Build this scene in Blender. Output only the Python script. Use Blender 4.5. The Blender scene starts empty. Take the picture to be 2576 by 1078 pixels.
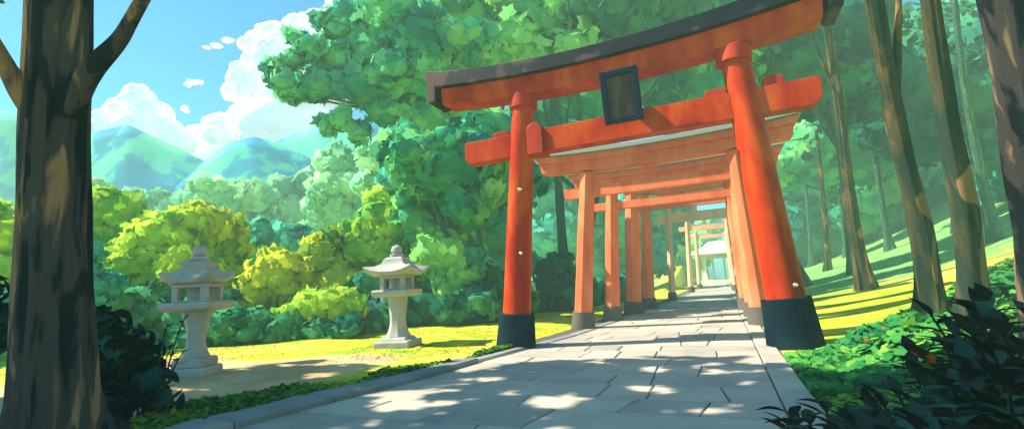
import bpy, math, numpy as np
from mathutils import Matrix, Vector
scene = bpy.context.scene
COL = scene.collection
RNG = np.random.default_rng(7)

# ------------------------------------------------------------------ camera
F_PX, W_PX = 1191.0, 2576.0
def _n(v):
    v = np.array(v, float); return v / np.linalg.norm(v)
YD = _n([527, -151, -F_PX]); XD = _n([2788, 338, F_PX]); XD = _n(XD - YD * np.dot(XD, YD)); ZD = np.cross(XD, YD)
R = np.array([XD, YD, ZD])
EYE = np.array([0, 0, 1.4])
cam = bpy.data.cameras.new("camera"); cam.sensor_width = 36; cam.lens = 36 * F_PX / W_PX
cam.clip_start = 0.05; cam.clip_end = 3000
camo = bpy.data.objects.new("camera", cam); COL.objects.link(camo)
M4 = Matrix([[*R[0], 0], [*R[1], 0], [*R[2], 1.4], [0, 0, 0, 1]])
camo.matrix_world = M4
scene.camera = camo

# ------------------------------------------------------------------ light
SUN = _n([-0.64, -0.20, 0.74])       # towards the sun: from the left, a little behind the viewer
el = math.asin(SUN[2]); az = math.atan2(SUN[0], SUN[1])
sl = bpy.data.lights.new("sun", 'SUN'); sl.energy = 5.0; sl.angle = math.radians(0.5); sl.color = (1.0, 0.87, 0.63)
so = bpy.data.objects.new("sun", sl); COL.objects.link(so)
so.rotation_euler = Vector(SUN).to_track_quat('Z', 'Y').to_euler()
w = bpy.data.worlds.new("World"); scene.world = w; w.use_nodes = True
nt = w.node_tree; bg = nt.nodes["Background"]
sky = nt.nodes.new("ShaderNodeTexSky"); sky.sky_type = 'NISHITA'; sky.sun_disc = False
sky.sun_elevation = el; sky.sun_rotation = az
sky.air_density = 1.0; sky.dust_density = 0.6; sky.ozone_density = 1.0
tint = nt.nodes.new("ShaderNodeMix"); tint.data_type = 'RGBA'; tint.blend_type = 'MULTIPLY'
tint.inputs[0].default_value = 1.0; tint.inputs[7].default_value = (0.22, 0.66, 0.90, 1)
nt.links.new(sky.outputs[0], tint.inputs[6]); nt.links.new(tint.outputs[2], bg.inputs[0])
bg.inputs[1].default_value = 0.09
scene.view_settings.view_transform = 'Standard'; scene.view_settings.look = 'None'
scene.view_settings.exposure = 1.42; scene.view_settings.gamma = 1.0
scene.cycles.use_denoising = True
scene.cycles.max_bounces = 7; scene.cycles.diffuse_bounces = 3; scene.cycles.transmission_bounces = 4
scene.cycles.volume_bounces = 1; scene.cycles.transparent_max_bounces = 6

# ------------------------------------------------------------------ placing helpers (2576 wide view -> metres)
def ray(px, py): return R @ np.array([px - 1288.0, 539.0 - py, -F_PX])
def P(px, py, d): return ray(px, py) / F_PX * d + EYE       # d = distance along the view axis
LEDGE = np.array([[-60, -60], [-20, -22], [0, -18.5], [10.8, -16.2], [20, -10.2], [24, -7.6], [28, -6.3], [40, -5.7], [200, -5.7]], float)
def height(x, y):
    x = np.asarray(x, float); y = np.asarray(y, float)
    u = np.maximum(0, x - 1.3)
    z = np.where(u < 25, 0.10 * u + 0.0105 * u * u, 9.06 + 0.3 * (u - 25))
    z = z * np.clip((y + 30) / 30, 0, 1)
    lx = np.interp(y, LEDGE[:, 0], LEDGE[:, 1])
    dl = np.maximum(0, lx - x)
    s = np.clip(dl / 9, 0, 1); s = s * s * (3 - 2 * s)
    z = z - 3.5 * s
    r = np.hypot(x, y)
    t = np.clip((r - 45) / 60, 0, 1)
    z = z + np.where(dl > 0, 7.0 * t * t, 0)
    z = z + 0.04 * np.sin(x * 1.1 + 0.5 * y) * np.clip(np.abs(x + 2) - 4, 0, 1) * (np.sin(y * .9))
    return z
def G(px, py):
    d = ray(px, py); d = d / np.linalg.norm(d)
    for t in np.arange(1, 180, 0.03):
        p = EYE + d * t
        if p[2] <= height(p[0], p[1]): return np.array([p[0], p[1], float(height(p[0], p[1]))])
    return EYE + d * 100

# ------------------------------------------------------------------ materials
def mat(name, base, rough=0.8, spec=0.2, build=None, metal=0):
    m = bpy.data.materials.new(name); m.use_nodes = True
    b = m.node_tree.nodes["Principled BSDF"]
    b.inputs["Base Color"].default_value = (*base, 1); b.inputs["Roughness"].default_value = rough
    b.inputs["Specular IOR Level"].default_value = spec; b.inputs["Metallic"].default_value = metal
    if build: build(m.node_tree, b)
    return m
def ramp(t, src, stops, interp='LINEAR'):
    r = t.nodes.new("ShaderNodeValToRGB"); r.color_ramp.interpolation = interp
    e = r.color_ramp.elements
    while len(e) < len(stops): e.new(0.5)
    for i, (p, c) in enumerate(stops):
        e[i].position = p; e[i].color = (*c, 1)
    t.links.new(src, r.inputs[0]); return r.outputs[0]
def noise(t, scale, detail=3, rough=.5, stretch=(1, 1, 1), dist=0.0, coord='Object'):
    tc = t.nodes.new("ShaderNodeTexCoord"); mp = t.nodes.new("ShaderNodeMapping")
    mp.inputs["Scale"].default_value = stretch
    n = t.nodes.new("ShaderNodeTexNoise"); n.inputs["Scale"].default_value = scale
    n.inputs["Detail"].default_value = detail; n.inputs["Roughness"].default_value = rough
    n.inputs["Distortion"].default_value = dist
    t.links.new(tc.outputs[coord], mp.inputs[0]); t.links.new(mp.outputs[0], n.inputs["Vector"])
    return n.outputs[0]
def mixc(t, f, a, b, blend='MIX'):
    m = t.nodes.new("ShaderNodeMix"); m.data_type = 'RGBA'; m.blend_type = blend
    for sock, v in ((m.inputs[0], f), (m.inputs[6], a), (m.inputs[7], b)):
        if hasattr(v, 'links'): t.links.new(v, sock)
        elif isinstance(v, (int, float)): sock.default_value = v
        else: sock.default_value = (*v, 1)
    return m.outputs[2]
def attr(t, name):
    a = t.nodes.new("ShaderNodeAttribute"); a.attribute_name = name; return a.outputs["Fac"]
def bump(t, b, src, strength=.3, dist=.02):
    n = t.nodes.new("ShaderNodeBump"); n.inputs["Strength"].default_value = strength; n.inputs["Distance"].default_value = dist
    t.links.new(src, n.inputs["Height"]); t.links.new(n.outputs[0], b.inputs["Normal"])

def foliage(name, dark, mid, light, trans=0.3, scale=0.5, accent=None):
    def build(t, b):
        n = noise(t, scale, 2, .5)
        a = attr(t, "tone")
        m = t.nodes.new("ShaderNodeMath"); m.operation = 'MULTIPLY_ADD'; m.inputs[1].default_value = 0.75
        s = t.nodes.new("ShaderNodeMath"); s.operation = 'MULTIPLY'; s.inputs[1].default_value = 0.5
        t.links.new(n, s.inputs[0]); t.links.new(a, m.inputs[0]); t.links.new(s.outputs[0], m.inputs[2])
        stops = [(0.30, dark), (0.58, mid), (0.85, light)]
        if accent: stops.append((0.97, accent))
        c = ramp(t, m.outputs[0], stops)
        t.links.new(c, b.inputs["Base Color"])
        tr = t.nodes.new("ShaderNodeBsdfTranslucent"); t.links.new(c, tr.inputs[0])
        mx = t.nodes.new("ShaderNodeMixShader"); mx.inputs[0].default_value = trans
        out = t.nodes["Material Output"]
        df = t.nodes.new('ShaderNodeBsdfDiffuse'); t.links.new(c, df.inputs[0]); t.links.new(df.outputs[0], mx.inputs[1]); t.links.new(tr.outputs[0], mx.inputs[2]); t.links.new(mx.outputs[0], out.inputs[0])
    return mat(name, mid, .9, .03, build)

F_YEL = foliage("leaf_yellow_green", (0.04, 0.3, 0.11), (0.24, 0.56, 0.06), (0.56, 0.78, 0.09), 0.3, 0.7)
F_OLIVE = foliage("leaf_olive_gold", (0.05, 0.28, 0.09), (0.3, 0.54, 0.05), (0.6, 0.68, 0.06), 0.3, 0.7)
F_GREEN = foliage("leaf_green", (0.012, 0.24, 0.18), (0.06, 0.44, 0.22), (0.28, 0.7, 0.2), 0.3, 0.5)
F_MIST = foliage("leaf_misty_green", (0.12, 0.52, 0.36), (0.28, 0.72, 0.42), (0.52, 0.88, 0.46), 0.35, 0.35)  # valley mist is lightened into the leaf colour itself
F_TURQ = foliage("leaf_turquoise", (.01, .26, .25), (.03, .46, .38), (.14, .68, .46), .3, .4)
F_LOW = foliage("leaf_low_bush", (.008, .11, .09), (.02, .20, .13), (.07, .34, .16), .3, .5)
F_MINT = foliage("leaf_mint", (0.09, 0.42, 0.3), (0.24, 0.6, 0.36), (0.46, 0.8, 0.44), 0.35, 0.35)  # pale green with the distance haze mixed in
F_TEAL = foliage("leaf_teal", (0.008, 0.17, 0.165), (0.02, 0.32, 0.27), (0.09, 0.52, 0.36), 0.25, 0.5)
F_BIG = foliage("leaf_maple", (0.01, 0.24, 0.2), (0.035, 0.38, 0.27), (0.18, 0.64, 0.34), 0.3, 0.35)
F_WOOD = foliage("leaf_deep_wood", (0.006, 0.07, 0.08), (0.012, 0.13, 0.115), (0.05, 0.26, 0.14), 0.25, 0.3)
F_DARK = foliage("leaf_dark_shrub", (0.004, 0.035, 0.045), (0.008, 0.07, 0.075), (0.02, 0.13, 0.105), 0.15, 3)
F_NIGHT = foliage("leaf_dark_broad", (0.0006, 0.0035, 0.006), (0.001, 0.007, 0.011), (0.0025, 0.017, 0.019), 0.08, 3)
F_IVY = foliage("leaf_ground_ivy", (0.015, 0.16, 0.06), (0.06, 0.3, 0.07), (0.24, 0.5, 0.08), 0.25, 1.2)
F_GRASS = foliage("leaf_grass_tuft", (.03, .12, .02), (.10, .24, .03), (.32, .42, .04), .25, 1.2)
F_CANOPY = foliage("leaf_canopy", (.02, .12, .08), (.05, .2, .1), (.1, .3, .1), .12)

def bark_mat(name, c1, c2, c3, patch=None, sc=1.0):
    def build(t, b):
        n = noise(t, 5 * sc, 3, .55, (1, 1, .16), .4)
        c = ramp(t, n, [(.34, c1), (.45, c1), (.50, c2), (.58, c2), (.64, c3)])
        if patch:
            n2 = noise(t, 2.4 * sc, 1, .4, (1, 1, .3), .3)
            f = ramp(t, n2, [(.61, (0, 0, 0)), (.63, (1, 1, 1))])
            c = mixc(t, f, c, patch)
        t.links.new(c, b.inputs["Base Color"]); bump(t, b, n, .5, .03)
    return mat(name, c2, .95, .03, build)
BARK_BIG = bark_mat("bark_grey_brown", (.008, .014, .020), (.045, .043, .048), (.21, .14, .09))
BARK = bark_mat("bark_slim", (.025, .045, .035), (.06, .06, .036), (.13, .09, .045), (.26, .15, .07))  # last colour: warm bark patches standing in for sun dapples
BARK_FAR = bark_mat("bark_teal_grey", (.025, .09, .08), (.05, .11, .08), (.13, .17, .07))

def ver(name, a, b_, c, rough=.42):
    def build(t, b):
        n = noise(t, 1.6, 3, .6, (1, 1, .35), .5)
        col = ramp(t, n, [(.35, a), (.5, b_), (.68, c)])
        t.links.new(col, b.inputs["Base Color"])
        bump(t, b, noise(t, 14, 2, .5, (1, 1, .2)), .08, .01)
    return mat(name, b_, rough, .12, build)
VERM = ver("vermilion_paint", (.34, .013, .004), (.47, .036, .004), (.60, .095, .008))
VERMD = ver("vermilion_deep", (.34, .02, .014), (.42, .03, .018), (.5, .05, .02))
VERM2 = ver("vermilion_haze_salmon", (.74, .135, .065), (.81, .19, .09), (.87, .26, .13), .6)  # distance haze painted into the vermilion as paler salmon
VERM3 = ver("vermilion_haze_peach", (.82, .38, .25), (.88, .47, .32), (.92, .55, .38), .7)  # paler still: the far passage's haze and glow put into the paint
def navy_b(t, b):
    n = noise(t, 1.3, 2, .5, (1, 1, 1), .6)
    t.links.new(ramp(t, n, [(.46, (.003, .004, .016)), (.54, (.007, .008, .026)), (.58, (.07, .04, .05))]), b.inputs["Base Color"])
NAVY = mat("lacquer_navy", (.02, .03, .06), .5, .22, navy_b)
def sleeve_b(t, b):
    n = noise(t, 2.0, 2, .5)
    t.links.new(ramp(t, n, [(.4, (.003, .012, .024)), (.6, (.010, .026, .04))]), b.inputs["Base Color"])
SLEEVE = mat("sleeve_slate", (.02, .04, .06), .8, .03, sleeve_b)
SLEEVE2 = mat("sleeve_hazed", (.11, .095, .09), .75, .2)  # base sleeve of the rear gates, lightened to stand for haze
ROOF2 = mat("cap_hazed_grey", (.30, .36, .38), .7, .2)  # cap colour of the rear gates with haze mixed in
PANEL = mat("plaque_panel", (.075, .06, .055), .7, .2, lambda t, b: t.links.new(ramp(t, noise(t, 6, 3, .5, (1, 1, .1)), [(.4, (.050, .034, .032)), (.6, (.10, .066, .056))]), b.inputs["Base Color"]))

def stone_b(lo, mi, hi, sc=3.0):
    def f(t, b):
        n = noise(t, sc, 4, .6)
        a = attr(t, "tone")
        m = t.nodes.new("ShaderNodeMath"); m.operation = 'MULTIPLY_ADD'; m.inputs[1].default_value = .35
        s = t.nodes.new("ShaderNodeMath"); s.operation = 'MULTIPLY'; s.inputs[1].default_value = .65
        t.links.new(n, s.inputs[0]); t.links.new(a, m.inputs[0]); t.links.new(s.outputs[0], m.inputs[2])
        t.links.new(ramp(t, m.outputs[0], [(.25, lo), (.5, mi), (.75, hi)]), b.inputs["Base Color"])
        bump(t, b, noise(t, sc * 8, 4, .6), .25, .008)
    return f
SLAB = mat("path_stone", (.4, .38, .34), .75, .25, stone_b((.25, .245, .25), (.38, .355, .33), (.54, .48, .41), 1.2))
KERB = mat("kerb_stone", (.3, .32, .34), .8, .2, stone_b((.12, .15, .18), (.20, .23, .26), (.32, .32, .32), 1.6))
JOINT = mat("joint_earth", (.10, .10, .09), .95, .05)
LANT = mat("lantern_granite", (.5, .48, .46), .85, .2, stone_b((.26, .27, .30), (.37, .38, .40), (.50, .49, .48), 3.5))
def ground_b(t, b):
    n1 = noise(t, .35, 3, .5, (1, 1, 1), .5); n2 = noise(t, 2.2, 3, .6, (.6, 1, 1), .4); n3 = noise(t, .8, 2, .5)
    g = ramp(t, n2, [(.35, (.16, .32, .03)), (.5, (.34, .42, .025)), (.62, (.60, .54, .045))])
    g = mixc(t, ramp(t, n1, [(.48, (0, 0, 0)), (.60, (1, 1, 1))]), g, (.62, .52, .08))
    dirt = ramp(t, n3, [(.4, (.42, .29, .17)), (.62, (.56, .42, .25))])
    c = mixc(t, attr(t, "dirt"), g, dirt)
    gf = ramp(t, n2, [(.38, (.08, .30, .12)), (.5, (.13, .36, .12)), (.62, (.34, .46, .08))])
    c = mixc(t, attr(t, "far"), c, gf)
    t.links.new(c, b.inputs["Base Color"]); bump(t, b, noise(t, 9, 4, .65), .4, .03)
GROUND = mat("grass_and_earth", (.2, .3, .06), .9, .08, ground_b)

# ------------------------------------------------------------------ mesh helpers
def link(name, me, m, parent=None):
    o = bpy.data.objects.new(name, me); COL.objects.link(o)
    if m and not me.materials: me.materials.append(m)
    if parent is not None: o.parent = parent
    return o
def tag(o, label, cat, group=None):
    o["label"] = label; o["category"] = cat
    if group: o["group"] = group
    return o
def thing(name, label, cat, loc=(0, 0, 0), group=None, rz=0):
    o = bpy.data.objects.new(name, None); o.empty_display_size = .3
    COL.objects.link(o); o.location = loc; o.rotation_euler = (0, 0, rz)
    return tag(o, label, cat, group)
def struct(name, me, m):
    o = link(name, me, m); o["kind"] = "structure"; return o

class MB:
    """collects faces of one mesh object"""
    def __init__(s): s.v = []; s.f = []; s.t = []; s.n = 0
    def add(s, v, f, tone=.5):
        s.v.append(np.asarray(v, float)); s.f += [tuple(i + s.n for i in q) for q in f]; s.t += [tone] * len(f); s.n += len(v)
    def box(s, c, size, tone=.5, rz=0, M=None):
        hx, hy, hz = np.array(size) / 2
        v = np.array([[a * hx, b * hy, e * hz] for e in (-1, 1) for a, b in ((-1, -1), (1, -1), (1, 1), (-1, 1))])
        if rz: cs, sn = math.cos(rz), math.sin(rz); v = v @ np.array([[cs, sn, 0], [-sn, cs, 0], [0, 0, 1]])
        if M is not None: v = v @ np.array(M).T
        s.add(v + np.array(c), [(3, 2, 1, 0), (4, 5, 6, 7), (0, 1, 5, 4), (1, 2, 6, 5), (2, 3, 7, 6), (3, 0, 4, 7)], tone)
    def tube(s, pts, rad, k=20, cap=True, ridge=None, tone=.5):
        pts = np.array(pts, float); n = len(pts); rad = np.broadcast_to(np.array(rad, float), (n,))
        tan = np.gradient(pts, axis=0); tan /= np.linalg.norm(tan, axis=1)[:, None]
        ref = np.array([0, 1., 0]) if abs(tan[0][1]) < .9 else np.array([1., 0, 0])
        u = np.cross(tan, ref); u /= np.linalg.norm(u, axis=1)[:, None]; w_ = np.cross(tan, u)
        a = np.linspace(0, 2 * np.pi, k, endpoint=False)
        rr = rad[:, None] * np.ones(k)
        if ridge is not None: rr = rr * ridge(np.linspace(0, 1, n)[:, None], a[None])
        v = pts[:, None] + rr[..., None] * (np.cos(a)[None, :, None] * u[:, None] + np.sin(a)[None, :, None] * w_[:, None])
        f = [(i * k + j, i * k + (j + 1) % k, (i + 1) * k + (j + 1) % k, (i + 1) * k + j) for i in range(n - 1) for j in range(k)]
        if cap: f += [tuple(reversed(range(k))), tuple((n - 1) * k + j for j in range(k))]
        s.add(v.reshape(-1, 3), f, tone)
    def rings(s, rings, tone=.5):
        """list of equal-length closed loops, lofted and capped"""
        k = len(rings[0]); n = len(rings)
        v = np.concatenate([np.asarray(r, float) for r in rings])
        f = [(i * k + j, i * k + (j + 1) % k, (i + 1) * k + (j + 1) % k, (i + 1) * k + j) for i in range(n - 1) for j in range(k)]
        f += [tuple(reversed(range(k))), tuple((n - 1) * k + j for j in range(k))]
        s.add(v, f, tone)
    def build(s, name, m, parent=None, bevel=0, smooth=False, seg=2):
        me = bpy.data.meshes.new(name)
        me.from_pydata(np.concatenate(s.v).tolist(), [], s.f)
        a = me.attributes.new("tone", 'FLOAT', 'FACE'); a.data.foreach_set("value", s.t)
        if smooth:
            me.shade_smooth()
            try: me.set_sharp_from_angle(angle=math.radians(40))
            except Exception: pass
        o = link(name, me, m, parent)
        if bevel:
            b = o.modifiers.new("bevel", 'BEVEL'); b.width = bevel; b.segments = seg; b.limit_method = 'ANGLE'
        return o

def raw_mesh(name, verts, loops, totals, tone, normals=None):
    me = bpy.data.meshes.new(name)
    me.vertices.add(len(verts)); me.vertices.foreach_set("co", verts.astype(np.float32).ravel())
    me.loops.add(len(loops)); me.loops.foreach_set("vertex_index", loops.astype(np.int32))
    me.polygons.add(len(totals))
    st = np.concatenate([[0], np.cumsum(totals)[:-1]]).astype(np.int32)
    me.polygons.foreach_set("loop_start", st); me.polygons.foreach_set("loop_total", totals.astype(np.int32))
    me.update(calc_edges=True); me.validate()
    a = me.attributes.new("tone", 'FLOAT', 'FACE'); a.data.foreach_set("value", tone.astype(np.float32))
    me.shade_smooth()
    if normals is not None: me.normals_split_custom_set_from_vertices(normals.tolist())
    return me

import bmesh
def _ico(sub):
    bm = bmesh.new(); bmesh.ops.create_icosphere(bm, subdivisions=sub, radius=1)
    bm.verts.ensure_lookup_table()
    v = np.array([x.co[:] for x in bm.verts]); f = np.array([[y.index for y in x.verts] for x in bm.faces]); bm.free(); return v, f
ICO2, ICO3 = _ico(2), _ico(3)

def vnoise(p, s, seed=0):
    """cheap smooth pseudo noise in -1..1"""
    q = p * s + seed * 1.7
    return (np.sin(q[..., 0] * 1.3 + 2.1 * np.sin(q[..., 1] * .9 + seed)) + np.sin(q[..., 1] * 1.7 + 1.3 * np.sin(q[..., 2] * 1.1)) + np.sin(q[..., 2] * 1.5 + 1.9 * np.sin(q[..., 0] * .8 + 1))) / 3

def leaf_polys(c, nrm, size, rng, kind):
    """c,nrm,size: leaf centres, facing and size -> polygon vertices (N,k,3)"""
    N = len(c)
    up = rng.normal(size=(N, 3)); u = np.cross(nrm, up); u /= np.linalg.norm(u, axis=1)[:, None] + 1e-9; v = np.cross(nrm, u)
    if kind == 'clump':
        k = 12; a = np.linspace(0, 2 * np.pi, k, endpoint=False)
        r = np.where(np.arange(k) % 2 == 0, 1.0, .68)[None] * rng.uniform(.75, 1.2, (N, k))
        x = np.cos(a) * r; y = np.sin(a) * r * rng.uniform(.6, 1, (N, 1)); z = -.18 * (x * x + y * y)
    elif kind == 'blade':
        x = np.array([-1, -.45, .15, .65, 1, .65, .15, -.45])[None] * np.ones((N, 1)); y = np.array([0, .26, .34, .22, 0, -.22, -.34, -.26])[None] * np.ones((N, 1)); z = -.3 * x * x
    else:
        k = 7; a = np.linspace(0, 2 * np.pi, k, endpoint=False)
        r = rng.uniform(.7, 1.15, (N, k)); x = np.cos(a) * r; y = np.sin(a) * r * .75; z = -.15 * x * x
    P_ = c[:, None] + size[:, None, None] * (x[..., None] * u[:, None] + y[..., None] * v[:, None] + z[..., None] * nrm[:, None])
    return P_

def crown_mesh(name, blobs, leaf, dens=1.0, kind='clump', seed=0, core=.86, flat=.8, tone_amp=.3, bias=0.0, minleaf=20, cull=None):
    """blobs: list of (centre, radius). Leaf clumps through the outer volume of each blob round a knobbly inner mass"""
    rng = np.random.default_rng(seed + 11)
    V, L, T, TN, NM = [], [], [], [], []; nv = 0
    allc = np.mean([b[0] for b in blobs], axis=0)
    for (c, r) in blobs:
        c = np.array(c, float); rad = np.array([r, r, r * flat])
        tb = rng.normal(.5 + bias, tone_amp * .5)
        n = int(max(minleaf, dens * 7.0 * (r / leaf) ** 2 * flat))
        d = rng.normal(size=(n, 3)); d /= np.linalg.norm(d, axis=1)[:, None]
        bumpy = 1 + .16 * vnoise(d * 3.2 + c, 1.0, seed) + .1 * vnoise(d * 7 + c, 1.0, seed + 3)
        rr = bumpy * rng.uniform(.80, 1.07, n)
        p = c + d * rad * rr[:, None]
        if cull is not None:
            kp = cull(p); p, d = p[kp], d[kp]; n = len(p)
            if n == 0: continue
        nr = d * .8 + (p - allc) / (np.linalg.norm(p - allc, axis=1)[:, None] + 1e-6) * .3 + rng.normal(size=(n, 3)) * .12; nr /= np.linalg.norm(nr, axis=1)[:, None]
        face = nr + rng.normal(size=(n, 3)) * .45; face /= np.linalg.norm(face, axis=1)[:, None]
        sz = leaf * rng.uniform(.55, 1.25, n) * (1.15 if core else 1)
        pl = leaf_polys(p, face, sz, rng, kind); k = pl.shape[1]
        V.append(pl.reshape(-1, 3)); L.append(np.arange(n * k) + nv); T.append(np.full(n, k)); nv += n * k
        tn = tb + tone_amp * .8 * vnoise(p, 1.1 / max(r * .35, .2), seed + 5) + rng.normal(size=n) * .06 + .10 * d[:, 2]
        TN.append(tn); NM.append(np.repeat(nr, k, axis=0))
        if core:
            iv, jf = ICO2
            b2 = core * (1 + .16 * vnoise(iv * 3.2 + c, 1.0, seed) + .1 * vnoise(iv * 7 + c, 1.0, seed + 3))
            V.append(c + iv * rad * b2[:, None]); L.append(jf.ravel() + nv); T.append(np.full(len(jf), 3)); nv += len(iv)
            fc = iv[jf].mean(axis=1)
            TN.append(tb + tone_amp * .8 * vnoise(c + fc * rad, 1.1 / max(r * .35, .2), seed + 5)); NM.append(iv)
    return raw_mesh(name, np.concatenate(V), np.concatenate(L), np.concatenate(T), np.concatenate(TN), np.concatenate(NM))

def rough_trunk(seed, amp=.10, lobes=5, flare=.9):
    ph = np.random.default_rng(seed).uniform(0, 6.28, 6)
    def f(t, a):
        rdg = 1 + amp * .5 * np.sin(a * lobes + ph[0] + 1.4 * np.sin(t * 6 + ph[1])) + amp * .5 * np.sin(a * (lobes * 2 + 1) + ph[2] + 2 * t) + amp * .35 * np.sin(t * 23 + a * 2 + ph[3])
        fl = np.exp(-t * 16)
        return rdg * (1 + flare * fl * (.65 + .35 * np.sin(a * lobes + ph[4])))
    return f

def trunk_obj(base, top, r0, r1, m, parent, seed=0, bend=.25, limbs=(), name="trunk", n=36, k=18, amp=.1, flare=.9, sink=.3):
    rng = np.random.default_rng(seed)
    base = np.array(base, float); top = np.array(top, float); t = np.linspace(0, 1, n)
    off = rng.normal(size=3) * [1, 1, 0]; off2 = rng.normal(size=3) * [1, 1, 0]
    pts = base + (top - base) * t[:, None] + bend * (np.sin(t * np.pi)[:, None] * off + .4 * np.sin(t * 2 * np.pi * 1.3)[:, None] * off2)
    pts[0, 2] -= sink
    mb = MB(); mb.tube(pts, r0 + (r1 - r0) * t ** .8, k, True, rough_trunk(seed, amp, 5, flare))
    for (tt, end, rl) in limbs:
        i = int(tt * (n - 1)); s0 = pts[i]; e = np.array(end, float); u = np.linspace(0, 1, 12)[:, None]
        mid = (s0 + e) / 2 + np.array([0, 0, -.12]) * np.linalg.norm(e - s0)
        q = (1 - u) ** 2 * s0 + 2 * u * (1 - u) * mid + u ** 2 * e
        mb.tube(q, rl * (1 - .75 * u[:, 0]), 10, True)
    return mb.build(name, m, parent, smooth=True)

def local(pts, o): return [(np.array(c) - np.array(o), r) for c, r in pts]

def tree_px(label, spots, d, leafmat, base=None, leaf=.35, dens=1.0, seed=0, group=None, name="tree", cat="tree", depthj=.5, flat=.85,
            core=.86, trunk_r=.2, tone=.3, bias=0.0, bark=None, top=None, lt=.55):
    """spots: (px, py, r_px) of the crown's masses as seen at view distance d"""
    rng = np.random.default_rng(seed + 100)
    bl = []
    for (px, py, rp) in spots:
        r = rp / F_PX * d; bl.append((P(px, py, d + rng.uniform(-1, 1) * depthj * r), r))
    for c, q in list(bl):
        for _ in range(3):
            v = _n(rng.normal(size=3)); v[2] *= flat; bl.append((c + v * q * .85, q * rng.uniform(.38, .6)))
    cs = np.array([b[0] for b in bl]); lo = cs[np.argmin(cs[:, 2])]
    if base is None: base = cs.mean(axis=0)
    base = np.array(base, float)
    if -6.2 < base[0] < 3.0 and base[1] < 80: base[0] = -7.0 - r * .3 if base[0] < -1.5 else 3.6 + r * .3
    bz = float(height(base[0], base[1])); o = np.array([base[0], base[1], bz])
    th = thing(name, label, cat, o, group)
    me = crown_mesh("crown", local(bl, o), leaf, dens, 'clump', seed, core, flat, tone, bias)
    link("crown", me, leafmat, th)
    top = cs.mean(axis=0) - o if top is None else top - o
    limbs = [(lt, b[0] - o, trunk_r * .5) for b in bl[:6]]
    trunk_obj((0, 0, 0), top, trunk_r, trunk_r * .45, bark or BARK_FAR, th, seed, .15, limbs)
    return th

# ------------------------------------------------------------------ ground, path, kerbs
def make_ground():
    def axis(lo, hi, fine_lo, fine_hi, fs, cs_):
        a = list(np.arange(fine_lo, fine_hi, fs)); x = fine_hi; st = fs
        while x < hi: a.append(x); st = min(st * 1.12, cs_); x += st
        a.append(hi); x = fine_lo - fs; st = fs
        while x > lo: a.insert(0, x); st = min(st * 1.12, cs_); x -= st
        a.insert(0, lo); return np.array(a)
    xs = axis(-150, 150, -20, 12, .3, 6); ys = axis(-100, 150, -2, 30, .3, 6)
    X, Y = np.meshgrid(xs, ys, indexing='ij'); Z = height(X, Y)
    on = (X > -5.1) & (X < 1.0) & (Y > 3.0) & (Y < 90)
    Z = np.where(on | ((X > -6) & (X < 1.0) & (Y < 7)), np.minimum(Z, -.03), Z)
    n, m_ = X.shape; idx = np.arange(n * m_).reshape(n, m_)
    q = np.stack([idx[:-1, :-1], idx[1:, :-1], idx[1:, 1:], idx[:-1, 1:]], -1).reshape(-1, 4)
    v = np.stack([X, Y, Z], -1).reshape(-1, 3)
    me = raw_mesh("ground", v, q.ravel(), np.full(len(q), 4), np.full(len(q), .5))
    x, y = v[:, 0], v[:, 1]
    # bare earth patch between the lantern and the kerb, grass elsewhere
    wob = .5 * vnoise(v, .8, 2)
    d = np.clip((x + 14.0 + wob) / .6, 0, 1) * np.clip((-6.15 + wob * .5 - x) / .5, 0, 1) * np.clip((9.0 + .16 * (x + 10) + wob - y) / .5, 0, 1)
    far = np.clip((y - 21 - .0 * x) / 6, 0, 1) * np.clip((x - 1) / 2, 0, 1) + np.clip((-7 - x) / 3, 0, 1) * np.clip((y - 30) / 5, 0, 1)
    a = me.attributes.new("dirt", 'FLOAT', 'POINT'); a.data.foreach_set("value", d.astype(np.float32))
    a = me.attributes.new("far", 'FLOAT', 'POINT'); a.data.foreach_set("value", np.clip(far, 0, 1).astype(np.float32))
    return struct("ground", me, GROUND)
make_ground()

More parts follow.
